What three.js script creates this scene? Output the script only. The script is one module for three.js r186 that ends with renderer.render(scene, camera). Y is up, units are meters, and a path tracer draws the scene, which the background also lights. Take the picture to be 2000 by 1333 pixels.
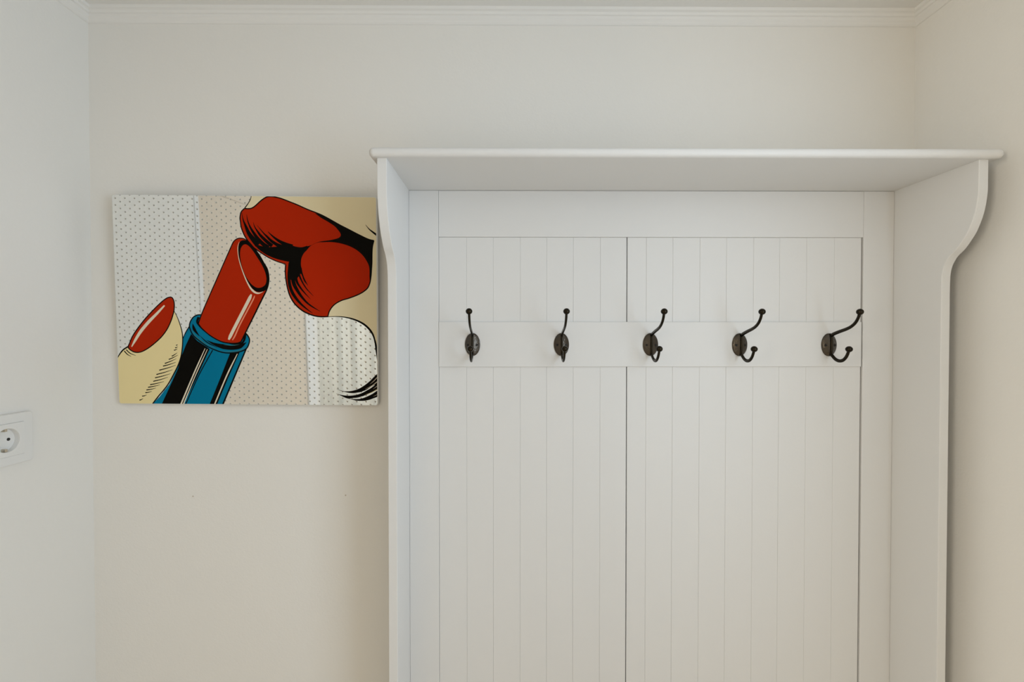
import * as THREE from 'three';
import { mergeGeometries } from 'three/addons/utils/BufferGeometryUtils.js';
import { RectAreaLightUniformsLib } from 'three/addons/lights/RectAreaLightUniformsLib.js';

// ------------------------------------------------------------------ camera, sky, light, exposure
// Metres. The back wall is the plane z = 0, the room lies at z > 0. EYE is the height of the lens.
const EYE = 1.70, CAM_Z = 0.918;
const scene = new THREE.Scene();
const camera = new THREE.PerspectiveCamera(2 * Math.atan(666.5 / 900) * 180 / Math.PI, 2000 / 1333, 0.02, 50);
camera.position.set(0, EYE, CAM_Z);
camera.lookAt(0.00667 * 10, EYE - 0.01278 * 10, CAM_Z - 10);
scene.background = new THREE.Color().setRGB(0.80, 0.90, 1.0).multiplyScalar(0.3);

const renderer = new THREE.WebGLRenderer({ antialias: true });
renderer.toneMapping = THREE.LinearToneMapping;
renderer.toneMappingExposure = 1.01;
renderer.shadowMap.enabled = true;

// daylight entering by the window in the right-hand wall, behind the photographer's shoulder
RectAreaLightUniformsLib.init();
const WIN = { z0: 0.72, z1: 1.42, y0: 1.25, y1: 2.20 };
const X_LEFT = -0.826, X_RIGHT = 0.808, Z_REAR = 4.4, X_FAR = -2.6, Z_TURN = 1.10, CEIL = EYE + 0.636;
const FILL_WIN = { z0: 2.10, z1: 3.00, y0: 0.95, y1: 2.26 };  // unseen window, added so warm fill reaches the right-hand side
// window daylight on the right, added warm fill on the left: colour (linear), radiance, size, centre, the point it faces
const LIGHTS = {
  right: [[0.67, 0.83, 1.0], 5.1, WIN.z1 - WIN.z0, WIN.y1 - WIN.y0, [X_RIGHT + 0.02, (WIN.y0 + WIN.y1) / 2, (WIN.z0 + WIN.z1) / 2], [-1, 0, 0]],
  left: [[1.0, 0.92, 0.785], 10.6, FILL_WIN.z1 - FILL_WIN.z0, FILL_WIN.y1 - FILL_WIN.y0, [X_FAR - 0.02, (FILL_WIN.y0 + FILL_WIN.y1) / 2, (FILL_WIN.z0 + FILL_WIN.z1) / 2], [1, 0, 0]],
};
for (const [c, power, w, h, p, d] of Object.values(LIGHTS)) {
  const l = new THREE.RectAreaLight(new THREE.Color().setRGB(...c), power, w, h);
  l.position.set(...p); l.lookAt(p[0] + d[0], p[1] + d[1], p[2] + d[2]);
  scene.add(l);
}

// ------------------------------------------------------------------ helpers
let seed = 20240611;
const rnd = () => { seed = (seed * 1664525 + 1013904223) >>> 0; return seed / 4294967296; };
const used = {};
function numbered(name) { const n = used[name] = (used[name] ?? -1) + 1; return n ? `${name}_${String(n).padStart(3, '0')}` : name; }
function metreUV(g) {                                    // uv in metres, laid on by the way each face points
  if (g.index) g = g.toNonIndexed();
  g.computeVertexNormals();
  const p = g.attributes.position, uv = new Float32Array(p.count * 2), a = new THREE.Vector3(), b = new THREE.Vector3(), c = new THREE.Vector3();
  for (let i = 0; i < p.count; i += 3) {
    a.fromBufferAttribute(p, i); b.fromBufferAttribute(p, i + 1); c.fromBufferAttribute(p, i + 2);
    const n = b.clone().sub(a).cross(c.clone().sub(a)); const ax = Math.abs(n.x), ay = Math.abs(n.y), az = Math.abs(n.z);
    for (let k = 0; k < 3; k++) {
      const x = p.getX(i + k), y = p.getY(i + k), z = p.getZ(i + k);
      const [u, v] = ax >= ay && ax >= az ? [z, y] : ay >= az ? [x, z] : [x, y];
      uv[(i + k) * 2] = u; uv[(i + k) * 2 + 1] = v;
    }
  }
  g.setAttribute('uv', new THREE.BufferAttribute(uv, 2));
  return g;
}
function mesh(name, geometry, material, parent, label) {
  const m = new THREE.Mesh(geometry, material);
  m.name = parent ? name : numbered(name); m.castShadow = m.receiveShadow = true;
  if (label) m.userData.label = label;
  (parent ?? scene).add(m);
  return m;
}
function group(name, parent) { const g = new THREE.Group(); g.name = parent ? name : numbered(name); (parent ?? scene).add(g); return g; }
function tag(o, label, category, grp) { Object.assign(o.userData, { label, category }); if (grp) o.userData.group = grp; return o; }
function structure(o, label, category) { o.userData.kind = 'structure'; return tag(o, label, category); }
function box(x0, x1, y0, y1, z0, z1) { const g = new THREE.BoxGeometry(x1 - x0, y1 - y0, z1 - z0); g.translate((x0 + x1) / 2, (y0 + y1) / 2, (z0 + z1) / 2); return metreUV(g); }
function board(x0, x1, y0, y1, z0, z1, c = 0.0008) {     // a board with chamfered edges, face to +z
  const s = new THREE.Shape([new THREE.Vector2(x0 + c, y0 + c), new THREE.Vector2(x1 - c, y0 + c), new THREE.Vector2(x1 - c, y1 - c), new THREE.Vector2(x0 + c, y1 - c)]);
  const g = new THREE.ExtrudeGeometry(s, { depth: z1 - z0 - 2 * c, bevelEnabled: true, bevelSize: c, bevelThickness: c, bevelSegments: 2 });
  g.translate(0, 0, z0 + c);
  return metreUV(g);
}
function roundedRect(w, h, r, cls = THREE.Shape) {
  const s = new cls(), x = -w / 2, y = -h / 2;
  s.moveTo(x + r, y); s.lineTo(x + w - r, y); s.absarc(x + w - r, y + r, r, -Math.PI / 2, 0); s.lineTo(x + w, y + h - r); s.absarc(x + w - r, y + h - r, r, 0, Math.PI / 2);
  s.lineTo(x + r, y + h); s.absarc(x + r, y + h - r, r, Math.PI / 2, Math.PI); s.lineTo(x, y + r); s.absarc(x + r, y + r, r, Math.PI, 1.5 * Math.PI);
  return s;
}
function sweep(pts, rx, rn, seg = 40, around = 14) {     // a bar of oval section swept along a curve in the plane x = 0; rx(t) half width in x, rn(t) half depth in the plane
  const curve = new THREE.CatmullRomCurve3(pts.map(([z, y]) => new THREE.Vector3(0, y, z)), false, 'centripetal');
  const pos = [], idx = [];
  for (let i = 0; i <= seg; i++) {
    const t = i / seg, p = curve.getPointAt(t), d = curve.getTangentAt(t), n = new THREE.Vector3(0, -d.z, d.y);
    for (let k = 0; k < around; k++) {
      const a = k / around * 2 * Math.PI, cx = Math.cos(a) * rx(t), cn = Math.sin(a) * rn(t);
      pos.push(p.x + cx, p.y + n.y * cn, p.z + n.z * cn);
    }
  }
  for (let i = 0; i < seg; i++) for (let k = 0; k < around; k++) {
    const a = i * around + k, b = i * around + (k + 1) % around, c = a + around, d = b + around;
    idx.push(a, b, c, b, d, c);
  }
  const s0 = pos.length / 3, p0 = curve.getPointAt(0), p1 = curve.getPointAt(1);
  pos.push(p0.x, p0.y, p0.z, p1.x, p1.y, p1.z);
  for (let k = 0; k < around; k++) { idx.push(s0, (k + 1) % around, k); idx.push(s0 + 1, seg * around + k, seg * around + (k + 1) % around); }
  const g = new THREE.BufferGeometry();
  g.setAttribute('position', new THREE.Float32BufferAttribute(pos, 3)); g.setIndex(idx); g.computeVertexNormals();
  g.setAttribute('uv', new THREE.Float32BufferAttribute(new Float32Array(pos.length / 3 * 2).map((_, i) => pos[(i >> 1) * 3 + 1 + (i & 1)]), 2));
  return g;
}
function noiseTexture(n, cells, lo, hi, tile, tint = [1, 1, 1], srgb = false) {   // tiling value noise, octaves given as [cells, weight]
  const data = new Uint8Array(n * n * 4), layers = cells.map(([c, w]) => ({ c, w, v: Float32Array.from({ length: c * c }, rnd) }));
  const tot = cells.reduce((s, [, w]) => s + w, 0), f = (t) => t * t * (3 - 2 * t);
  for (let y = 0; y < n; y++) for (let x = 0; x < n; x++) {
    let s = 0;
    for (const { c, w, v } of layers) {
      const gx = x / n * c, gy = y / n * c, x0 = Math.floor(gx), y0 = Math.floor(gy), u = f(gx - x0), q = f(gy - y0), x1 = (x0 + 1) % c, y1 = (y0 + 1) % c;
      s += w * ((v[y0 * c + x0] * (1 - u) + v[y0 * c + x1] * u) * (1 - q) + (v[y1 * c + x0] * (1 - u) + v[y1 * c + x1] * u) * q);
    }
    const k = lo + (hi - lo) * s / tot, i = (y * n + x) * 4;
    data[i] = k * tint[0]; data[i + 1] = k * tint[1]; data[i + 2] = k * tint[2]; data[i + 3] = 255;
  }
  const t = new THREE.DataTexture(data, n, n); t.wrapS = t.wrapT = THREE.RepeatWrapping; t.magFilter = THREE.LinearFilter; t.minFilter = THREE.LinearMipmapLinearFilter; t.generateMipmaps = true;
  t.repeat.set(1 / tile, 1 / tile); if (srgb) t.colorSpace = THREE.SRGBColorSpace; t.needsUpdate = true;
  return t;
}

// ------------------------------------------------------------------ materials
const rollerBump = noiseTexture(512, [[128, 1], [64, 0.7], [16, 0.3]], 0, 255, 0.30);
const paintBump = noiseTexture(512, [[96, 1], [24, 0.6]], 0, 255, 0.25);
const rgb = (r, g, b) => new THREE.Color().setRGB(r, g, b);
const M = {
  wall: new THREE.MeshStandardMaterial({ color: rgb(0.88, 0.855, 0.805), roughness: 0.9, bumpMap: rollerBump, bumpScale: 0.00022 }),
  ceiling: new THREE.MeshStandardMaterial({ color: rgb(0.87, 0.845, 0.80), roughness: 0.95, bumpMap: rollerBump, bumpScale: 0.0003 }),
  cornice: new THREE.MeshStandardMaterial({ color: rgb(0.87, 0.85, 0.81), roughness: 0.7 }),
  white: new THREE.MeshStandardMaterial({ color: rgb(0.785, 0.775, 0.755), roughness: 0.5, bumpMap: paintBump, bumpScale: 0.00005 }),
  floor: new THREE.MeshStandardMaterial({ color: rgb(0.78, 0.68, 0.55), roughness: 0.5 }),
  doorPaint: new THREE.MeshStandardMaterial({ color: rgb(0.76, 0.66, 0.54), roughness: 0.55 }),
  trimWhite: new THREE.MeshStandardMaterial({ color: rgb(0.85, 0.85, 0.84), roughness: 0.45 }),
  plastic: new THREE.MeshPhysicalMaterial({ color: rgb(0.84, 0.83, 0.80), roughness: 0.3 }),
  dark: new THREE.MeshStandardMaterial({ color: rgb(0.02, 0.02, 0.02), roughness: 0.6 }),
  iron: new THREE.MeshStandardMaterial({ color: rgb(0.027, 0.022, 0.015), roughness: 0.24, metalness: 1 }),
  ironPlate: new THREE.MeshStandardMaterial({ color: rgb(0.085, 0.073, 0.060), roughness: 0.30, metalness: 1, bumpMap: noiseTexture(256, [[48, 1], [14, 1]], 0, 255, 0.06), bumpScale: 0.0005 }),
  screw: new THREE.MeshStandardMaterial({ color: rgb(0.012, 0.010, 0.008), roughness: 0.6, metalness: 0.3 }),
  brass: new THREE.MeshStandardMaterial({ color: rgb(0.62, 0.56, 0.46), roughness: 0.3, metalness: 1 }),
  curtain: new THREE.MeshStandardMaterial({ color: rgb(0.66, 0.72, 0.77), roughness: 0.95 }),
  glass: new THREE.MeshPhysicalMaterial({ color: rgb(1, 1, 1), roughness: 0.02, transmission: 1, thickness: 0, ior: 1.5 }),
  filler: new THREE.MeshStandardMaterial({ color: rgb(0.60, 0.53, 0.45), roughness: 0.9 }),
};

// ------------------------------------------------------------------ the room
const Y = (v) => EYE + v;
function wallWithHole(z0, z1, y0, y1, holes, x0, x1) {    // a wall in the plane x = const, with an opening
  const s = new THREE.Shape([[z0, y0], [z1, y0], [z1, y1], [z0, y1]].map(([a, b]) => new THREE.Vector2(a, b)));
  for (const hole of holes) s.holes.push(new THREE.Path([[hole.z0, hole.y0], [hole.z0, hole.y1], [hole.z1, hole.y1], [hole.z1, hole.y0]].map(([a, b]) => new THREE.Vector2(a, b))));
  const g = new THREE.ExtrudeGeometry(s, { depth: x1 - x0, bevelEnabled: false });
  g.applyMatrix4(new THREE.Matrix4().set(0, 0, 1, x0, 0, 1, 0, 0, 1, 0, 0, 0, 0, 0, 0, 1));   // (z, y, depth) -> (x, y, z)
  const idx = g.index ? g.toNonIndexed() : g, p = idx.attributes.position;
  for (let i = 0; i < p.count; i += 3) for (const a of [p.array]) {                           // the swap of axes mirrors the faces: turn them back
    for (let k = 0; k < 3; k++) { const t = a[(i + 1) * 3 + k]; a[(i + 1) * 3 + k] = a[(i + 2) * 3 + k]; a[(i + 2) * 3 + k] = t; }
  }
  return metreUV(idx);
}
const DOOR = { z0: 0.372, z1: 0.985, y0: 0, y1: CEIL - 0.03 };
structure(mesh('floor', box(X_FAR - 0.12, X_RIGHT + 0.12, -0.1, 0, -0.1, Z_REAR + 0.1), M.floor), 'pale wooden floor of the narrow hall', 'floor');
structure(mesh('ceiling', box(X_FAR - 0.12, X_RIGHT + 0.12, CEIL, CEIL + 0.1, -0.1, Z_REAR + 0.1), M.ceiling), 'flat off-white ceiling above the cornice', 'ceiling');
const wallBack = structure(mesh('wall_back', box(X_LEFT - 0.12, X_RIGHT + 0.12, 0, CEIL, -0.1, 0), M.wall), 'off-white painted wall behind the picture and the coat rack', 'wall');
structure(mesh('wall_left', wallWithHole(0, Z_TURN, 0, CEIL, [DOOR], X_LEFT - 0.12, X_LEFT), M.wall), 'off-white side wall with the power socket', 'wall');
structure(mesh('wall_right', wallWithHole(0, Z_REAR, 0, CEIL, [WIN], X_RIGHT, X_RIGHT + 0.12), M.wall), 'off-white side wall close beside the coat rack', 'wall');
structure(mesh('added_wall_front', box(X_FAR, X_LEFT - 0.12, 0, CEIL, Z_TURN - 0.12, Z_TURN), M.wall), 'off-white wall of the added side passage, round the corner from the beige door', 'wall');  // side passage added so the fill light can come in sideways
structure(mesh('added_wall_far', wallWithHole(Z_TURN - 0.12, Z_REAR, 0, CEIL, [FILL_WIN], X_FAR - 0.12, X_FAR), M.wall), 'off-white end wall of the added side passage with the fill window', 'wall');
structure(mesh('wall_rear', box(X_FAR - 0.12, X_RIGHT + 0.12, 0, CEIL, Z_REAR, Z_REAR + 0.1), M.wall), 'off-white wall closing the hall behind the viewer', 'wall');
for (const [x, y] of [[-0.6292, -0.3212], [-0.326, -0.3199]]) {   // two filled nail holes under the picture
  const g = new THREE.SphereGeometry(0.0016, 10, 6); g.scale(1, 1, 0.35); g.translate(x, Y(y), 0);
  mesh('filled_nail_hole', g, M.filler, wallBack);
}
// cornice: the profile (distance from the wall, height below the ceiling) run along three walls
const CORNICE = [[0, -0.0245], [0.0022, -0.0238], [0.0042, -0.0218], [0.0060, -0.0190], [0.0088, -0.0160], [0.0100, -0.0118], [0.0128, -0.0106], [0.0146, -0.0066], [0.0188, -0.0048], [0.0200, 0], [0, 0]];
function corniceRun(a, b, mitreA, mitreB) {              // along +u from a to b, wall at v = 0
  const pos = [], idx = [], n = CORNICE.length;
  for (const [d, h] of CORNICE) { pos.push(a + mitreA * d, CEIL + h, d); pos.push(b - mitreB * d, CEIL + h, d); }
  for (let i = 0; i < n; i++) { const j = (i + 1) % n; idx.push(2 * i, 2 * i + 1, 2 * j, 2 * j, 2 * i + 1, 2 * j + 1); }
  const g = new THREE.BufferGeometry(); g.setAttribute('position', new THREE.Float32BufferAttribute(pos, 3)); g.setIndex(idx);
  return g;
}
const runs = [
  ['trim_1', corniceRun(X_LEFT, X_RIGHT, 1, 1), 'white stepped cornice above the picture and the coat rack'],
  ['trim_2', corniceRun(-Z_TURN, 0, 0, 1).rotateY(Math.PI / 2).translate(X_LEFT, 0, 0), 'white stepped cornice above the wall with the socket'],
  ['trim_3', corniceRun(0, Z_REAR, 1, 0).rotateY(-Math.PI / 2).translate(X_RIGHT, 0, 0), 'white stepped cornice above the wall with the window'],
];
for (const [name, g, label] of runs) structure(mesh(name, metreUV(g), M.cornice), label, 'cornice');

// door in the left wall (the picture mirrors it), with a cream transom panel above
{
  const d = group('door_1'); structure(d, 'cream beige door with transom panel, mirrored in the picture', 'door');
  const x0 = X_LEFT - 0.045, x1 = X_LEFT - 0.0015;
  mesh('door_leaf', box(x0, x1, 0.006, Y(0.3650), DOOR.z0 + 0.0006, DOOR.z1 - 0.0006), M.doorPaint, d);
  mesh('transom_panel', box(x0, x1, Y(0.366), DOOR.y1, DOOR.z0, DOOR.z1), M.doorPaint, d);
  mesh('door_casing', box(X_LEFT, X_LEFT + 0.0018, 0, DOOR.y1, DOOR.z0 - 0.016, DOOR.z0), M.trimWhite, d, 'narrow white door casing');
  mesh('door_casing', box(X_LEFT, X_LEFT + 0.004, 0, DOOR.y1, DOOR.z1, DOOR.z1 + 0.075), M.trimWhite, d, 'wide white door casing');
  const h = mergeGeometries([new THREE.CylinderGeometry(0.008, 0.008, 0.05, 16).rotateZ(Math.PI / 2).translate(x1 + 0.025, 1.05, 0.90), new THREE.CylinderGeometry(0.009, 0.009, 0.11, 16).rotateX(Math.PI / 2).translate(x1 + 0.048, 1.05, 0.855)]);
  mesh('door_handle', h, M.brass, d, 'metal door handle');
}
// windows out of the picture: one for the daylight, one added for fill. Built along u with the room at v < 0, then turned into place
function windowUnit(name, label, u0, u1, y0, y1, place) {
  const w = group(name); structure(w, label, 'window'); place(w);
  const va = 0.05, vb = 0.10, t = 0.05, um = (u0 + u1) / 2;
  const parts = [box(u0, u1, y0, y0 + t, va, vb), box(u0, u1, y1 - t, y1, va, vb), box(u0, u0 + t, y0 + t, y1 - t, va, vb), box(u1 - t, u1, y0 + t, y1 - t, va, vb)];
  mesh('window_frame', mergeGeometries(parts), M.trimWhite, w);
  mesh('mullion', box(um - 0.03, um + 0.03, y0 + t, y1 - t, va, vb), M.trimWhite, w);
  for (const [a, b] of [[u0 + t, um - 0.03], [um + 0.03, u1 - t]]) mesh('pane', box(a, b, y0 + t, y1 - t, va + 0.02, va + 0.024), M.glass, w, 'clear glass pane');
  mesh('window_sill', box(u0 - 0.02, u1 + 0.02, y0 - 0.02, y0 + 0.002, -0.03, va), M.trimWhite, w);
  return w;
}
windowUnit('window_1', 'white framed window in the side wall behind the viewer', -WIN.z1, -WIN.z0, WIN.y0, WIN.y1, (w) => { w.rotation.y = Math.PI / 2; w.position.x = X_RIGHT; });
windowUnit('window_2', 'added white framed fill window at the end of the side passage', FILL_WIN.z0, FILL_WIN.z1, FILL_WIN.y0, FILL_WIN.y1, (w) => { w.rotation.y = -Math.PI / 2; w.position.x = X_FAR; });
// white curtain on the wall behind the viewer, seen in the picture's mirror
{
  const c = group('curtain'); tag(c, 'white floor-length curtain in soft folds, seen only in the mirror picture', 'curtain');
  const x0 = -2.56, x1 = -1.25, n = 200, front = [], back = [], top = CEIL - 0.08, zc = Z_REAR - 0.08;
  for (let i = 0; i <= n; i++) {
    const x = x0 + (x1 - x0) * i / n, z = zc - 0.030 * Math.sin(x * 27 + 1.6 * Math.sin(x * 7)) - 0.004 * Math.sin(x * 83);
    front.push(new THREE.Vector2(x, z)); back.unshift(new THREE.Vector2(x, z + 0.003));
  }
  const g = new THREE.ExtrudeGeometry(new THREE.Shape([...front, ...back]), { depth: top - 0.02, bevelEnabled: false });
  g.rotateX(Math.PI / 2).translate(0, top, 0);
  mesh('curtain_cloth', g, M.curtain, c);
  mesh('curtain_rail', new THREE.CylinderGeometry(0.010, 0.010, x1 - x0 + 0.06, 16).rotateZ(Math.PI / 2).translate((x0 + x1) / 2, top, zc), M.trimWhite, c);
  for (const x of [x0 + 0.02, x1 - 0.02]) mesh('rail_bracket', box(x - 0.006, x + 0.006, top - 0.006, top + 0.006, zc, Z_REAR), M.trimWhite, c);
}

// ------------------------------------------------------------------ the coat rack
const S = 0.018;                                          // front of the frame
const XI0 = -0.1945, XI1 = 0.7545, T = 0.0155, SHELF = 0.2817, G = 0.00015;
const rack = group('coat_rack'); rack.position.set((XI0 + XI1) / 2, 0, 0);
tag(rack, 'tall white panelled coat rack with hat shelf and five black double hooks', 'coat rack');
const RX = -rack.position.x;                              // parts are given in room coordinates and moved to the rack's base
const part = (name, g, m, label, parent = rack) => mesh(name, g.translate(RX, 0, 0), m, parent, label);
// side panels with the curved bracket profile (z, y)
const PROFILE = [[0.1180, 0.05], [0.1180, 0.077], [0.1188, 0.1038], [0.1218, 0.1186], [0.1262, 0.1275], [0.1325, 0.1360], [0.1446, 0.1461], [0.1540, 0.1572], [0.1643, 0.1725], [0.1743, 0.1978], [0.1793, 0.2260], [0.1800, 0.2500]];
function sidePanel(x0) {
  const s = new THREE.Shape(), c = 0.001; s.moveTo(0.001, 0.001); s.lineTo(0.1180 - c, 0.001); s.lineTo(0.1180 - c, Y(0.0));
  s.splineThru(PROFILE.map(([z, y]) => new THREE.Vector2(z - c, Y(y)))); s.lineTo(0.1800 - c, Y(SHELF) - G); s.lineTo(0.001, Y(SHELF) - G);
  const g = new THREE.ExtrudeGeometry(s, { depth: T - 2 * c, bevelEnabled: true, bevelSize: c, bevelThickness: c, bevelSegments: 3, curveSegments: 60, bevelOffset: 0 });
  g.rotateY(-Math.PI / 2).translate(x0 + T - c, 0, 0);    // (z, y) plane, thickness along x
  return g;
}
part('side_panel', sidePanel(XI0 - T), M.white);
part('side_panel', sidePanel(XI1), M.white);
{ // hat shelf with a rounded nose
  const r = 0.0068, h = 0.0148, x0 = -0.2215, x1 = 0.7885, z1 = 0.1905, q = 0.002;
  const s = new THREE.Shape(); s.moveTo(x0 + r, -0.0005 - r); s.lineTo(x0 + r, -(z1 - r - q)); s.absarc(x0 + r + q, -(z1 - r - q), q, Math.PI, 1.5 * Math.PI); s.lineTo(x1 - r - q, -(z1 - r)); s.absarc(x1 - r - q, -(z1 - r - q), q, -Math.PI / 2, 0); s.lineTo(x1 - r, -0.0005 - r);
  const g = new THREE.ExtrudeGeometry(s, { depth: h - 2 * r, bevelEnabled: true, bevelSize: r, bevelThickness: r, bevelSegments: 6, curveSegments: 8 });
  g.rotateX(-Math.PI / 2).translate(0, Y(SHELF) + r, 0);
  part('hat_shelf', g, M.white);
}
const XL = -0.1370, XR = 0.6945;                          // inner edges of the stiles
part('backboard', box(XI0 + G, XI1 - G, 0.02, Y(SHELF) - G, 0.0008, 0.0050), M.white);
part('stile', board(XI0 + G, XL - G, 0.02, Y(SHELF) - 2 * G, 0.0052, S), M.white);
part('stile', board(XR + G, XI1 - G, 0.02, Y(SHELF) - 2 * G, 0.0052, S), M.white);
part('top_rail', board(XL + G, XR - G, Y(0.1915), Y(SHELF) - 3 * G, 0.0052, S), M.white);
part('bottom_rail', board(XL + G, XR - G, 0.02, 0.14, 0.0052, S), M.white);
part('hook_rail', board(XL + G, XR - 0.0030, Y(-0.0620), Y(0.0260), 0.0152, S + 0.0012, 0.0012), M.white);
{ // tongue-and-groove planks in two panels, each plank a board of its own
  const a = [XL + G, -0.0828, -0.0309, 0.0220, 0.0739, 0.1259, 0.1789, 0.2304], b = [0.2320, 0.2691, 0.3212, 0.3744, 0.4266, 0.4799, 0.5312, 0.5845, 0.6389, 0.6922];
  for (const l of [a, b]) for (let i = 0; i < l.length - 1; i++)
    part('plank', board(l[i] + (i ? 0.00004 : 0), l[i + 1] - 0.00004, 0.141, Y(0.1915) - G, 0.0090, 0.0155, 0.0006), M.white);
}
// the hooks: an oval plate with a rib, a long upper arm and a curled lower arm, each ending in a ball
function hook(x, y) {
  const h = group('coat_hook', rack); h.userData.label = 'dark cast-iron double coat hook with oval plate'; h.position.set(x + RX, Y(y), S + 0.0012);
  const prof = [[0, 0.0062], [0.35, 0.0060], [0.62, 0.0052], [0.84, 0.0040], [0.95, 0.0030], [1.0, 0.0016], [1.0, 0]].map(([r, z]) => new THREE.Vector2(r, z));
  const plate = new THREE.LatheGeometry(prof, 40); plate.rotateX(Math.PI / 2); plate.scale(0.0147, 0.0225, 1);
  { const p = plate.attributes.position; for (let i = 0; i < p.count; i++) if (p.getZ(i) > 0.0025) p.setZ(i, p.getZ(i) + 0.0042 * (1 - Math.abs(p.getX(i)) / 0.0147) - 0.0020);
    for (let i = 0; i < p.count; i++) plate.attributes.uv.setXY(i, p.getX(i) + x, p.getY(i)); }
  plate.computeVertexNormals();
  mesh('backplate', plate, M.ironPlate, h);
  mesh('rib', sweep([[0.0045, 0.0216], [0.0075, 0.0130], [0.0078, 0], [0.0078, -0.0120], [0.0052, -0.0212]], () => 0.0024, (t) => 0.0024 + 0.0012 * Math.sin(Math.PI * t)), M.iron, h);
  const upper = [[0.0050, 0.0170], [0.0130, 0.0208], [0.0300, 0.0258], [0.0470, 0.0302], [0.0590, 0.0346], [0.0690, 0.0412], [0.0755, 0.0492], [0.0785, 0.0560]];
  mesh('upper_arm', sweep(upper, (t) => 0.0023, (t) => 0.0035 - 0.0007 * t), M.iron, h);
  const lower = [[0.0050, -0.0165], [0.0120, -0.0222], [0.0200, -0.0276], [0.0290, -0.0300], [0.0390, -0.0282], [0.0465, -0.0225], [0.0515, -0.0150], [0.0535, -0.0100]];
  mesh('lower_arm', sweep(lower, (t) => 0.0023, (t) => 0.0035 - 0.0005 * t), M.iron, h);
  for (const [z, yy] of [[0.0800, 0.0605], [0.0545, -0.0070]]) {
    const b = new THREE.SphereGeometry(0.0060, 24, 16); b.scale(1, 0.94, 1); b.translate(0, yy, z);
    mesh('ball_end', b, M.iron, h);
  }
  for (const s of [-1, 1]) {
    const g = new THREE.CylinderGeometry(0.0018, 0.0024, 0.0010, 18); g.rotateX(Math.PI / 2); g.rotateY(s * 0.25); g.translate(s * 0.0086, -0.0008, 0.0056);
    mesh('screw', g, M.screw, h);
  }
}
for (const [x, y] of [[-0.0708, -0.0183], [0.1024, -0.0183], [0.2764, -0.0184], [0.4511, -0.0188], [0.6265, -0.0190]]) hook(x, y);

// ------------------------------------------------------------------ the power socket on the left wall
{
  const s = group('wall_socket'); tag(s, 'white square power socket on the wall beside the mirror picture', 'socket');
  s.position.set(X_LEFT, Y(-0.1717), 0.1650); s.rotation.y = Math.PI / 2;
  const ring = (w, r, hole, d, bevel) => { const sh = roundedRect(w - 2 * bevel, w - 2 * bevel, r); sh.holes.push(hole); const g = new THREE.ExtrudeGeometry(sh, { depth: d - bevel, bevelEnabled: true, bevelSize: bevel, bevelThickness: bevel, bevelSegments: 3, curveSegments: 32 }); return g; };
  mesh('cover_frame', ring(0.084, 0.004, roundedRect(0.0562, 0.0562, 0.002, THREE.Path), 0.0090, 0.0015), M.plastic, s);
  mesh('socket_insert', ring(0.0537, 0.0015, new THREE.Path().absarc(0, 0, 0.0200, 0, Math.PI * 2, true), 0.0105, 0.0008), M.plastic, s);
  const well = new THREE.LatheGeometry([[0, 0.0012], [0.0194, 0.0012], [0.0196, 0.0095], [0.0199, 0.0095], [0.0199, 0.0004], [0, 0.0004]].map(([a, b]) => new THREE.Vector2(a, b)), 40); well.rotateX(Math.PI / 2);
  const wl = mesh('socket_well', well, M.plastic, s, 'round recess of the socket');
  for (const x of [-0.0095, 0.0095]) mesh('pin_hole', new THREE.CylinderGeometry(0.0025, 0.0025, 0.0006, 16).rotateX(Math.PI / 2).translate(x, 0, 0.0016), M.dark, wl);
  for (const y of [-0.0165, 0.0165]) mesh('earth_clip', box(-0.002, 0.002, y - 0.0022, y + 0.0022, 0.0012, 0.0080), M.brass, wl);
}

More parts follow.
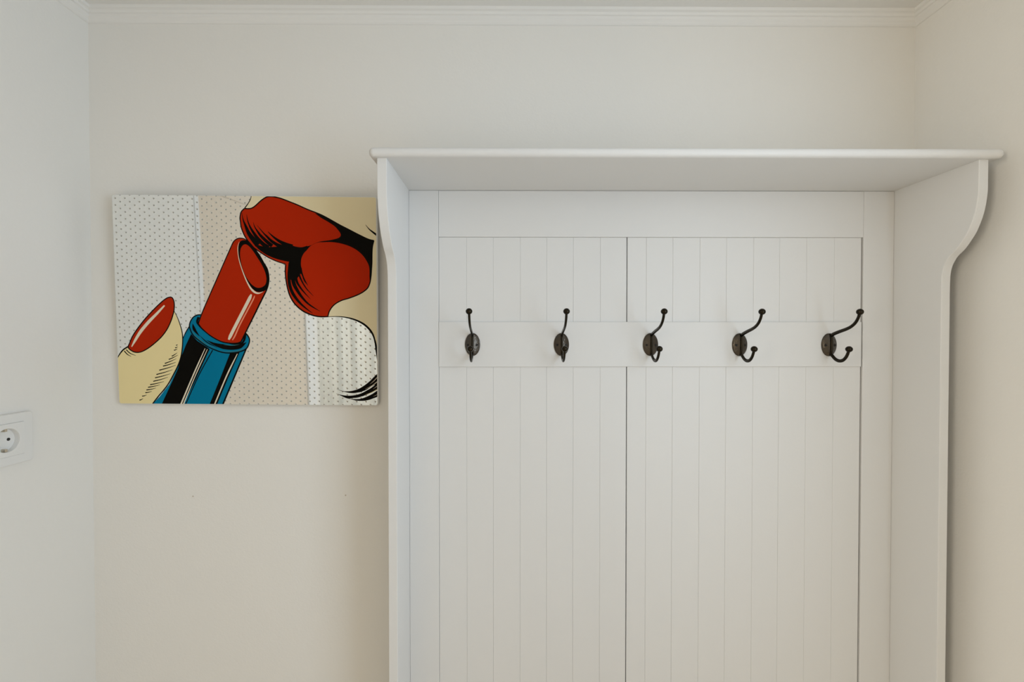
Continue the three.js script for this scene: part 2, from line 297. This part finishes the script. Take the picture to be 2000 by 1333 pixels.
// ------------------------------------------------------------------ the picture: a mirror sheet printed with dots and a comic drawing
// The print, in millimetres from the top left corner. S smooth outline, L straight outline, M smooth pieces joined at corners,
// B brush stroke with widths along it, C closed smooth line.
const ART = [
  {k:'M',c:'skin',p:[[[268.5,-0.1],[266.7,6.5],[264.0,12.0],[260.2,17.9],[255.2,24.1]],[[255.2,24.1],[334.9,95.2],[402.8,173.4],[412.2,232.0]],[[412.2,232.0],[424.8,231.5],[436.8,231.7],[454.6,234.3],[472.5,240.5],[487.3,250.0],[498.4,263.8],[503.8,279.5],[506.3,296.0],[509.1,320.9]],[[509.3,320.6],[512.5,212.1],[513.3,113.2],[513.4,-4.1]],[[513.4,-4.1],[376.0,-6.7],[268.5,-3.7]]]},
  {k:'M',c:'red',p:[[[254.5,25.0],[260.0,25.3],[266.6,24.9],[271.1,22.9],[277.1,18.4],[283.8,12.2],[289.8,7.4],[296.5,3.3],[301.7,1.9],[308.4,1.9],[315.7,3.0],[326.7,5.9],[341.3,11.3],[356.0,17.0],[375.4,25.5],[402.3,35.9],[439.0,55.5],[453.7,62.9],[475.7,74.0],[493.4,82.0],[503.0,84.2]],[[503.0,84.2],[501.5,89.2],[499.9,97.4],[499.2,108.4],[498.9,121.7],[498.8,125.6],[497.8,140.2],[496.6,153.6],[494.4,165.6],[490.3,175.0],[484.8,180.4],[474.1,187.2],[453.9,195.4],[440.4,199.5],[429.6,205.0],[421.5,211.8],[415.3,221.2],[412.1,231.6]],[[412.1,231.6],[399.8,232.1],[387.7,230.6],[375.7,226.9],[363.7,221.0],[353.1,212.4],[345.2,203.1],[339.4,192.4],[335.6,180.4],[333.1,168.4],[331.4,155.1],[331.0,141.7],[331.8,131.4]],[[331.8,130.8],[324.4,128.6],[315.6,125.8],[306.8,122.1],[298.0,117.8],[289.2,112.3],[280.4,106.5],[271.7,100.0],[265.2,93.4],[259.4,86.1],[254.4,78.1],[250.2,68.6],[247.4,59.8],[246.3,50.5],[245.6,43.2],[246.5,37.4],[248.8,30.8],[254.5,25.0]]]},
  {k:'M',c:'ink',p:[[[389.8,32.7],[403.8,36.6],[439.0,55.5],[453.7,62.9],[475.7,74.0],[493.4,82.0],[503.0,84.2]],[[503.0,84.2],[501.5,89.2],[499.9,97.4],[499.2,108.4],[498.9,121.7],[498.8,125.6],[497.8,140.2],[496.6,153.6],[494.6,165.6]],[[494.6,165.6],[493.8,152.2],[493.9,142.9],[492.9,133.1],[489.3,124.7],[482.7,114.5],[473.9,105.7],[464.3,99.2],[453.3,94.1],[441.5,90.5],[429.7,88.3],[417.9,87.4],[406.0,87.8],[394.2,88.8],[380.7,95.2],[373.0,103.5],[367.7,109.0],[363.1,117.6],[361.5,126.4],[361.7,135.3],[362.9,139.1],[363.7,145.8],[367.4,157.9],[373.9,171.2]],[[373.9,171.2],[367.3,163.5],[360.9,149.1],[356.9,153.6],[351.8,160.3],[346.2,162.6],[340.6,160.4],[335.7,158.2],[335.2,151.6],[336.0,141.6],[337.5,128.5]],[[338.7,126.1],[328.2,124.2],[317.1,121.5],[306.1,117.9],[295.1,112.9],[286.3,107.2],[279.0,101.4],[273.3,94.8],[268.2,88.2],[264.6,83.1]],[[264.6,83.1],[277.7,93.3],[291.0,97.6],[302.8,98.2],[313.9,97.4],[323.5,96.6],[334.7,95.0],[341.3,94.2],[345.8,95.2],[354.6,97.4],[364.4,97.9],[374.3,95.0],[373.3,96.0],[381.5,94.0],[388.2,90.7],[397.1,87.3],[406.0,85.7],[416.4,84.2],[426.1,82.2],[433.5,80.0],[437.6,77.3],[439.1,73.7],[438.0,70.0],[434.4,64.9],[428.6,58.3],[421.3,52.9],[412.5,47.5],[402.2,41.7],[394.2,36.0],[389.8,32.7]]]},
  {k:'B',c:'ink',w:[0.3,2,5,7.5,9],p:[[249.9,33.3],[251.4,45.4],[256.0,57.8],[261.6,71.4],[269.1,82.3],[279.2,94.8]]},
  {k:'B',c:'ink',w:[0.4,2,4,6,7],p:[[258.5,36.5],[260.2,47.5],[264.4,59.2],[270.1,69.4],[278.0,80.8],[288.1,91.7],[299.1,99.7]]},
  {k:'B',c:'ink',w:[0.3,1.6,3.5,5,6],p:[[270.9,51.0],[273.3,59.1],[279.0,68.6],[284.7,76.3],[294.2,85.8],[306.5,96.0]]},
  {k:'B',c:'ink',w:[0.3,1.6,3,5,7],p:[[278.1,56.5],[284.2,64.1],[291.5,72.8],[295.8,77.0],[305.2,86.4],[317.7,94.4],[328.7,98.7]]},
  {k:'B',c:'ink',w:[0.8,2.2,4,6,7],p:[[298.9,68.7],[304.7,74.6],[312.0,80.8],[321.5,87.4],[332.5,92.8],[345.7,97.1]]},
  {k:'B',c:'ink',w:[3,2.4,1.6,0.5],p:[[360.8,138.0],[363.1,148.0],[367.4,159.1],[374.4,171.8]]},
  {k:'B',c:'ink',w:[4,3,2.2,1.6,0.4],p:[[355.3,138.1],[358.0,151.9],[363.4,164.7],[372.1,178.5],[384.7,191.8]]},
  {k:'B',c:'ink',w:[5,4,3,1.8,0.4],p:[[350.3,149.2],[352.8,163.6],[359.3,175.3],[368.1,186.3],[379.0,197.9]]},
  {k:'B',c:'ink',w:[6,6,4.6,3.2,2,0.4],p:[[344.7,152.6],[347.2,168.1],[353.7,181.4],[362.4,194.2],[373.3,206.0],[385.5,214.6],[397.1,221.3]]},
  {k:'B',c:'ink',w:[5,5,5,4,2.5,0.5],p:[[338.0,152.7],[338.5,167.1],[342.7,182.7],[350.1,195.4],[358.8,205.9],[369.8,215.9],[382.5,225.3]]},
  {k:'B',c:'ink',w:[1.8,1.8,1.8,1.8,1.8,2],p:[[254.5,25.0],[260.0,25.3],[266.6,24.9],[271.1,22.9],[277.1,18.4],[283.8,12.2],[289.8,7.4],[296.5,3.3],[301.7,1.9],[308.4,1.9],[315.7,3.0],[326.7,5.9],[341.3,11.3],[356.0,17.0],[375.4,25.5],[402.3,35.9],[439.0,55.5],[453.7,62.9],[475.7,74.0],[493.4,82.0],[503.0,84.2]]},
  {k:'B',c:'ink',w:[1.8,2.2,2.2,2,1.8],p:[[412.1,231.6],[399.8,232.1],[387.7,230.6],[375.7,226.9],[363.7,221.0],[353.1,212.4],[345.2,203.1],[339.4,192.4],[335.6,180.4],[333.1,168.4],[331.4,155.1],[331.0,141.7],[331.8,131.4]]},
  {k:'B',c:'ink',w:[1.4,1.6,1.8,1.8,1.8],p:[[331.8,130.8],[324.4,128.6],[315.6,125.8],[306.8,122.1],[298.0,117.8],[289.2,112.3],[280.4,106.5],[271.7,100.0],[265.2,93.4],[259.4,86.1],[254.4,78.1],[250.2,68.6],[247.4,59.8],[246.3,50.5],[245.6,43.2],[246.5,37.4],[248.8,30.8],[254.5,25.0]]},
  {k:'B',c:'ink',w:[1.5,1.5,1.8,1.8,1.8,1.8],p:[[503.0,84.2],[501.5,89.2],[499.9,97.4],[499.2,108.4],[498.9,121.7],[498.8,125.6],[497.8,140.2],[496.6,153.6],[494.4,165.6],[490.3,175.0],[484.8,180.4],[474.1,187.2],[453.9,195.4],[440.4,199.5],[429.6,205.0],[421.5,211.8],[415.3,221.2],[412.1,231.6]]},
  {k:'B',c:'ink',w:[0.8,1.2,1.2,1.6],p:[[268.5,-0.1],[266.7,6.5],[264.0,12.0],[260.2,17.9],[255.2,24.1]]},
  {k:'B',c:'ink',w:[0.9,1,1.4,2.4,3,3.2,2.4,3.4,2],p:[[412.2,232.0],[424.8,231.5],[436.8,231.7],[454.6,234.3],[472.5,240.5],[487.3,250.0],[498.4,263.8],[503.8,279.5],[506.3,296.0],[509.1,320.9]]},
  {k:'B',c:'ink',w:[0.4,1.4,2.6,3.4],p:[[486.9,53.8],[493.6,61.8],[501.6,68.3],[510.1,74.5]]},
  {k:'L',c:'blue',p:[[144.0,251.3],[127.5,279.9],[125.3,305.4],[117.0,335.6],[101.1,366.0],[79.2,393.5],[65.0,407.3],[203.9,406.1],[256.6,286.2],[201.7,298.7]]},
  {k:'L',c:'ink',p:[[145.8,267.7],[157.4,281.1],[177.9,294.4],[182.3,298.9],[126.9,406.7],[84.1,407.1],[104.1,366.0],[118.5,335.6],[125.9,311.4],[134.7,290.3]]},
  {k:'L',c:'blue',p:[[180.1,298.9],[183.8,296.6],[201.6,303.3],[220.2,306.4],[203.5,348.5],[178.3,406.3],[131.4,406.7],[155.5,350.4]]},
  {k:'L',c:'ink',p:[[220.3,305.4],[239.0,303.2],[215.4,354.4],[192.8,406.2],[178.0,406.3],[202.0,350.0]]},
  {k:'B',c:'ink',w:[1.6,1.6],p:[[186.8,298.9],[160.1,345.8],[130.7,407.0]]},
  {k:'B',c:'pale',w:[1,2.2,2.2,2.6],p:[[172.2,295.7],[148.1,347.5],[121.7,407.1]]},
  {k:'B',c:'pale',w:[1,1.6,1.4,2],p:[[176.7,297.2],[153.4,345.9],[126.5,407.1]]},
  {k:'B',c:'pale',w:[1.2,2.4,2.2,2.2],p:[[234.8,305.7],[214.0,346.9],[187.8,406.5]]},
  {k:'B',c:'ink',w:[2,2.2,2.4,2.6],p:[[258.2,280.2],[251.1,298.3],[235.3,334.6],[203.9,406.4]]},
  {k:'B',c:'ink',w:[1.6,1.6,1],p:[[142.9,252.8],[135.4,264.8],[128.8,278.4]]},
  {k:'M',c:'blue',p:[[[166.2,230.1],[158.7,230.7],[151.2,234.8],[145.7,242.3],[143.0,251.3],[144.8,260.2],[150.2,270.7],[161.8,281.1],[176.5,291.5],[192.8,299.1],[209.1,303.5],[225.5,303.3],[240.6,300.7],[252.7,294.5],[258.1,284.7],[259.0,277.2],[256.2,270.5],[251.8,265.3]],[[251.8,265.3],[218.0,244.6],[166.2,230.1]]]},
  {k:'B',c:'ink',w:[1.8,1.8,1.8,2,2],p:[[166.9,230.1],[158.7,230.7],[151.2,234.8],[145.7,242.3],[143.0,251.3],[144.8,260.2],[150.2,270.7],[161.8,281.1],[176.5,291.5],[192.8,299.1],[209.1,303.8],[225.5,304.0],[240.6,301.4],[252.7,295.3],[258.1,284.7],[259.0,277.2],[256.2,270.5],[251.1,264.5]]},
  {k:'B',c:'ink',w:[0.3,3.5,5,3,0.4],p:[[149.3,247.5],[152.3,258.7],[162.1,272.1]]},
  {k:'B',c:'ink',w:[0.3,4,8,8,7,0.5],p:[[175.3,279.4],[190.1,286.8],[207.9,291.9],[225.8,293.3],[240.8,290.9],[252.9,283.3]]},
  {k:'B',c:'ink',w:[0.3,1.6,1.6,0.3],p:[[162.1,270.6],[176.7,283.9],[195.9,293.5]]},
  {k:'B',c:'teal',w:[0.3,1.4,1.4,0.3],p:[[146.4,257.2],[154.6,272.1],[172.2,285.5],[195.8,296.5]]},
  {k:'B',c:'teal',w:[0.3,1.3,1.6,0.6],p:[[201.7,300.5],[222.6,301.6],[240.6,298.7],[251.2,292.3]]},
  {k:'B',c:'ink',w:[4,3.5,2.4,2.4,3,4],p:[[161.3,234.7],[158.4,243.7],[162.6,251.1],[172.8,261.5],[184.5,270.4],[202.2,279.2],[220.0,285.1],[231.9,286.5],[243.9,284.8],[248.5,278.8],[251.0,266.8]]},
  {k:'B',c:'teal',w:[0.3,1,1,0.3],p:[[208.0,288.2],[224.4,289.5],[239.4,287.6]]},
  {k:'M',c:'red',p:[[[258.9,86.9],[253.0,83.0],[246.4,81.7],[239.7,82.8],[232.9,87.8],[228.1,96.5]],[[228.1,96.5],[197.8,161.9],[166.6,230.4],[160.5,247.4]],[[160.5,247.4],[165.5,254.8],[172.8,262.2],[181.5,269.6],[193.3,277.0],[204.3,282.2],[215.5,284.7],[225.9,285.4],[236.4,284.5],[242.4,282.2]],[[242.4,282.2],[258.0,251.7],[273.0,222.5],[283.1,202.5],[292.9,183.7]],[[292.9,183.7],[297.5,171.6],[298.7,158.3],[295.7,141.0],[289.3,129.1],[280.3,113.2],[271.2,101.4],[264.7,93.5],[258.9,86.9]]]},
  {k:'B',c:'ink',w:[1.2,1.6,1.6],p:[[258.9,86.9],[253.0,83.0],[246.4,81.7],[239.7,82.8],[232.9,87.8],[228.1,96.5]]},
  {k:'B',c:'ink',w:[1.6,1.6,1.6,1.6],p:[[228.1,96.5],[197.8,161.9],[166.6,230.4],[160.5,247.4]]},
  {k:'B',c:'ink',w:[1.6,1.8,1.8,1.8],p:[[160.5,247.4],[165.5,254.8],[172.8,262.2],[181.5,269.6],[193.3,277.0],[204.3,282.2],[215.5,284.7],[225.9,285.4],[236.4,284.5],[242.4,282.2]]},
  {k:'B',c:'ink',w:[2,2.2,2.2],p:[[242.4,282.2],[258.0,251.7],[273.0,222.5],[283.1,202.5],[292.9,183.7]]},
  {k:'S',c:'ink',p:[[245.6,87.7],[242.4,93.7],[241.0,103.0],[241.9,116.2],[246.2,134.8],[252.5,153.4],[260.2,169.3],[267.6,179.3],[275.5,184.5],[284.2,184.5],[292.3,181.0],[297.5,171.6],[298.7,158.3],[296.0,141.0],[289.3,128.4],[280.3,112.5],[271.2,100.7],[264.8,92.8],[258.2,86.9],[251.6,85.6]]},
  {k:'S',c:'red',p:[[245.9,101.6],[250.1,95.2],[255.4,93.3],[260.7,95.9],[268.5,104.7],[277.5,118.5],[285.9,132.4],[292.3,147.7],[294.3,161.0],[291.8,170.4],[284.3,176.0],[275.0,176.5],[265.7,170.6],[256.6,158.7],[249.0,141.4],[245.0,122.8],[244.3,109.6]]},
  {k:'B',c:'ink',w:[3,2.6,2.4,2.2],p:[[258.2,86.2],[264.7,93.2],[271.2,101.1],[280.3,112.9],[289.3,128.8],[296.0,141.0],[298.7,158.3],[297.1,171.6],[292.9,183.7]]},
  {k:'B',c:'pale',w:[0.3,1.1,1.1,1.4,2.2,3.4,2.6,0.4],p:[[243.3,88.6],[240.7,96.3],[240.2,108.3],[242.2,122.9],[248.7,145.4],[257.8,168.0],[265.5,180.6],[272.8,186.3],[279.4,187.3],[287.5,184.0]]},
  {k:'B',c:'pale',w:[2.5,5.2,5.2,5.2,3],p:[[264.4,189.6],[261.2,196.7],[232.7,250.5],[221.8,271.5],[218.6,278.3]]},
  {k:'B',c:'pink',w:[1.2,2.2,2.2,2.4,1.6],p:[[270.9,192.2],[268.5,198.0],[240.2,250.4],[230.0,272.2],[225.7,279.1]]},
  {k:'M',c:'finger',p:[[[113.9,222.8],[120.1,235.6],[124.8,249.3],[128.2,263.0],[129.2,276.8],[127.8,295.8],[124.7,313.1],[119.1,328.8],[110.0,346.2],[99.0,365.5],[88.3,379.5],[77.5,391.8],[65.3,407.6]],[[65.3,407.6],[26.9,408.6],[-2.4,408.2]],[[-2.4,408.2],[-2.5,359.4],[-1.0,318.6]],[[-0.3,318.6],[6.2,307.8],[13.4,299.4],[23.6,292.9]],[[23.6,292.9],[65.8,272.2],[113.9,222.8]]]},
  {k:'B',c:'ink',w:[0.8,1.4,1.8,2,1.8,1.8],p:[[113.9,222.8],[120.1,235.6],[124.8,249.3],[128.2,263.0],[129.2,276.8],[127.8,295.8],[124.7,313.1],[119.1,328.8],[110.0,346.2],[99.0,365.5],[88.3,379.5],[77.5,391.8],[65.3,407.6]]},
  {k:'B',c:'ink',w:[1,2,2.4],p:[[-0.3,318.6],[6.2,307.8],[13.4,299.4],[23.6,292.9]]},
  {k:'S',c:'red',p:[[23.0,295.0],[25.9,286.4],[31.4,274.2],[40.5,260.4],[54.8,242.2],[69.0,226.6],[84.8,211.0],[97.1,200.6],[104.1,197.0],[110.1,196.9],[113.5,201.7],[114.8,209.9],[114.2,220.2],[111.2,232.2],[106.0,246.0],[98.8,259.8],[88.1,273.7],[73.9,286.8],[59.8,297.3],[47.6,303.4],[39.0,304.6],[30.5,302.2]]},
  {k:'C',c:'ink',w:2,p:[[23.0,295.0],[25.9,286.4],[31.4,274.2],[40.5,260.4],[54.8,242.2],[69.0,226.6],[84.8,211.0],[97.1,200.6],[104.1,197.0],[110.1,196.9],[113.5,201.7],[114.8,209.9],[114.2,220.2],[111.2,232.2],[106.0,246.0],[98.8,259.8],[88.1,273.7],[73.9,286.8],[59.8,297.3],[47.6,303.4],[39.0,304.6],[30.5,302.2]]},
  {k:'B',c:'pale',w:[2.4,4,5,5,4,1.6],p:[[95.9,212.6],[81.8,227.3],[63.6,245.5],[48.1,263.7],[36.8,281.1],[29.6,293.6]]},
  {k:'B',c:'ink',w:[1.6,1.4,0.4],p:[[15.0,302.0],[20.8,308.5],[28.1,312.6]]},
  {k:'B',c:'ink',w:[1.6,1.4,0.4],p:[[18.9,299.5],[26.0,306.2],[37.1,310.8]]},
  {k:'B',c:'ink',w:[1.6,1.2,0.4],p:[[115.9,289.9],[117.5,289.8],[119.2,288.6]]},
  {k:'B',c:'ink',w:[1.6,1.2,0.4],p:[[114.0,295.1],[116.5,294.4],[119.1,292.8]]},
  {k:'B',c:'ink',w:[1.6,1.2,0.4],p:[[111.7,299.8],[115.0,298.8],[118.3,296.8]]},
  {k:'B',c:'ink',w:[1.6,1.2,0.4],p:[[107.0,311.6],[112.3,308.6],[117.7,304.6]]},
  {k:'B',c:'ink',w:[1.6,1.2,0.4],p:[[101.0,317.9],[110.0,314.0],[119.0,309.0]]},
  {k:'B',c:'ink',w:[1.6,1.2,0.4],p:[[93.0,325.9],[104.3,321.6],[115.6,316.3]]},
  {k:'B',c:'ink',w:[1.6,1.2,0.4],p:[[89.4,331.1],[101.9,327.7],[114.4,323.3]]},
  {k:'B',c:'ink',w:[1.6,1.2,0.4],p:[[81.9,339.2],[98.1,334.7],[114.2,329.2]]},
  {k:'B',c:'ink',w:[1.6,1.2,0.4],p:[[76.0,347.7],[91.8,343.4],[107.6,338.1]]},
  {k:'B',c:'ink',w:[1.6,1.2,0.4],p:[[73.2,354.2],[88.3,350.6],[103.4,345.9]]},
  {k:'B',c:'ink',w:[1.6,1.2,0.4],p:[[69.5,361.2],[83.8,357.6],[98.0,352.9]]},
  {k:'B',c:'ink',w:[1.6,1.2,0.4],p:[[63.1,367.9],[76.6,365.1],[90.2,361.4]]},
  {k:'B',c:'ink',w:[1.6,1.2,0.4],p:[[58.8,373.1],[70.4,371.0],[82.1,367.9]]},
  {k:'B',c:'ink',w:[1.6,1.2,0.4],p:[[55.5,378.4],[64.8,376.9],[74.1,374.4]]},
  {k:'B',c:'ink',w:[1.6,1.2,0.4],p:[[53.3,383.8],[59.5,382.9],[65.8,380.9]]},
  {k:'B',c:'ink',w:[1.6,1.2,0.4],p:[[46.8,390.7],[51.2,389.9],[55.6,388.1]]},
  {k:'B',c:'ink',w:[1.6,1.2,0.4],p:[[41.4,398.7],[44.9,397.5],[48.4,395.2]]},
  {k:'S',c:'ink',p:[[426.9,373.2],[434.7,376.2],[442.9,378.0],[452.9,377.9],[462.8,375.9],[472.8,372.1],[482.7,365.8],[492.7,357.8],[501.9,348.5],[509.0,342.2],[510.2,341.8],[510.0,360.1],[496.8,367.7],[485.9,374.7],[476.0,378.9],[467.7,380.6],[459.4,381.6],[451.2,381.0],[442.9,379.2],[434.7,376.8]]},
  {k:'S',c:'ink',p:[[425.9,382.7],[434.6,384.9],[444.5,386.5],[456.1,386.6],[467.7,384.7],[477.6,381.2],[485.9,376.6],[492.6,372.8],[500.9,366.9],[510.0,360.1],[509.9,372.6],[496.6,379.4],[486.7,384.5],[477.5,387.9],[467.6,390.5],[459.3,391.4],[451.0,392.7],[444.4,390.9],[437.0,387.4],[431.3,384.6]]},
  {k:'S',c:'ink',p:[[451.9,393.1],[463.4,393.7],[474.2,392.8],[484.1,389.5],[496.6,383.6],[509.9,375.9],[509.8,386.4],[499.0,391.9],[489.1,395.3],[477.5,396.9],[465.9,396.4],[459.3,394.9]]},
  {k:'B',c:'pale',w:[0.2,0.9,1],p:[[492.7,364.0],[501.0,356.9],[509.3,348.0]]},
  {k:'B',c:'pale',w:[0.2,1.1,1.3],p:[[483.5,373.7],[496.8,366.9],[509.2,357.2]]},
  {k:'B',c:'pale',w:[0.2,0.6,0.9],p:[[499.2,373.1],[504.2,369.7],[509.2,365.5]]},
  {k:'B',c:'finger',w:[0.2,0.8,0.8],p:[[482.5,385.4],[496.6,379.8],[509.1,372.6]]},
  {k:'B',c:'pale',w:[0.2,0.5,0.6],p:[[499.0,388.1],[504.0,386.0],[509.0,382.6]]},
];
{
  const W = 0.5094, H = 0.4067, PX = 4, cw = Math.round(W * 1000 * PX), ch = Math.round(H * 1000 * PX);
  const INK = { red: [180, 39, 4], ink: [8, 6, 3], skin: [236, 222, 184], finger: [242, 224, 168], blue: [0, 120, 156], teal: [60, 120, 125], pale: [232, 220, 196], pink: [238, 146, 112], dot: [166, 163, 154], dotGlint: [226, 222, 213] };
  const canvas = document.createElement('canvas'), gloss = document.createElement('canvas');
  canvas.width = gloss.width = cw; canvas.height = gloss.height = ch;
  const a = canvas.getContext('2d'), b = gloss.getContext('2d');
  a.fillStyle = 'rgb(246,246,243)'; a.fillRect(0, 0, cw, ch);               // bare mirror
  b.fillStyle = 'rgb(0,8,255)'; b.fillRect(0, 0, cw, ch);                    // green: roughness, blue: metalness
  const both = (col, draw) => { for (const [c, st] of [[a, `rgb(${INK[col].join(',')})`], [b, 'rgb(0,150,0)']]) { c.fillStyle = c.strokeStyle = st; draw(c); } };
  const spline = (p, closed, n = 12) => {                                    // points along a centripetal spline, in canvas pixels
    if (p.length < 3 && !closed) return p.map(([x, y]) => [x * PX, y * PX]);
    const c = new THREE.CatmullRomCurve3(p.map(([x, y]) => new THREE.Vector3(x * PX, y * PX, 0)), closed, 'centripetal');
    return c.getPoints(p.length * n).map((v) => [v.x, v.y]);
  };
  const trace = (c, pts) => { c.beginPath(); pts.forEach(([x, y], i) => (i ? c.lineTo(x, y) : c.moveTo(x, y))); };
  for (let j = -1; j < 33; j++) for (let i = -1; i < 30; i++) for (const h of [0, 1]) {   // staggered dots; the pale offset one paints their glint and mirror reflection
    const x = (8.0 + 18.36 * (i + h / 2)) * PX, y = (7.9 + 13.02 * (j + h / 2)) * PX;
    both('dotGlint', (c) => { c.beginPath(); c.arc(x - 1.3 * PX, y - 1.1 * PX, 1.2 * PX, 0, 7); c.fill(); });
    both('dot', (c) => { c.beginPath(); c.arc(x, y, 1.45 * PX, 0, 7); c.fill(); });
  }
  for (const s of ART) both(s.c, (c) => {
    if (s.k === 'B') {
      const pts = spline(s.p, false, 10), n = pts.length - 1, L = [], R = [];
      pts.forEach(([x, y], i) => {
        const [x0, y0] = pts[Math.max(0, i - 1)], [x1, y1] = pts[Math.min(n, i + 1)], d = Math.hypot(x1 - x0, y1 - y0) || 1, t = i / n * (s.w.length - 1), k = Math.min(s.w.length - 2, Math.floor(t));
        const w = (s.w[k] + (s.w[k + 1] - s.w[k]) * (t - k)) * PX * 0.6, nx = -(y1 - y0) / d * w, ny = (x1 - x0) / d * w;
        L.push([x + nx, y + ny]); R.unshift([x - nx, y - ny]);
      });
      trace(c, [...L, ...R]); c.closePath(); c.fill('nonzero');
    } else if (s.k === 'C') { trace(c, spline(s.p, true)); c.closePath(); c.lineWidth = s.w * PX; c.lineJoin = 'round'; c.stroke(); }
    else { trace(c, s.k === 'S' ? spline(s.p, true) : s.k === 'L' ? s.p.map(([x, y]) => [x * PX, y * PX]) : s.p.flatMap((q) => spline(q, false))); c.closePath(); c.fill(); }
  });
  const tex = (c, srgb) => { const t = new THREE.CanvasTexture(c); if (srgb) t.colorSpace = THREE.SRGBColorSpace; t.anisotropy = 8; return t; };
  const map = tex(canvas, true), orm = tex(gloss, false);
  const print = new THREE.MeshPhysicalMaterial({ map, specularIntensity: 0.12, roughness: 1, metalness: 1, roughnessMap: orm, metalnessMap: orm });
  const edge = new THREE.MeshStandardMaterial({ color: rgb(0.80, 0.79, 0.75), roughness: 0.35 });
  const pic = group('mirror_picture');
  tag(pic, 'mirror picture printed with red lips, lipstick and fingertip beside the coat rack', 'picture');
  pic.position.set(-0.5101, Y(0.0656), 0.018); pic.rotation.set(0.0388, -0.0006, -0.0081, 'YXZ');
  const r = 0.004, face = new THREE.ShapeGeometry(roundedRect(W - 0.0044, H - 0.0030, r), 10), p = face.attributes.position, uv = face.attributes.uv;
  for (let i = 0; i < p.count; i++) uv.setXY(i, p.getX(i) / W + 0.5, p.getY(i) / H + 0.5);
  mesh('printed_mirror_face', face, print, pic, 'mirror face printed with dots, lips, lipstick and nail');
  const c = 0.0022, back = new THREE.ExtrudeGeometry(roundedRect(W - 2 * c, H - 2 * c, r), { depth: 0.0076 - 2 * c, bevelEnabled: true, bevelSize: c, bevelThickness: c, bevelSegments: 3, curveSegments: 10 });
  back.translate(0, 0, -0.0078 + c);
  mesh('backing_board', back, edge, pic, 'pale board edge behind the mirror face');
}

scene.traverse((o) => { if (o.isMesh) o.castShadow = o.receiveShadow = true; });
renderer.render(scene, camera);
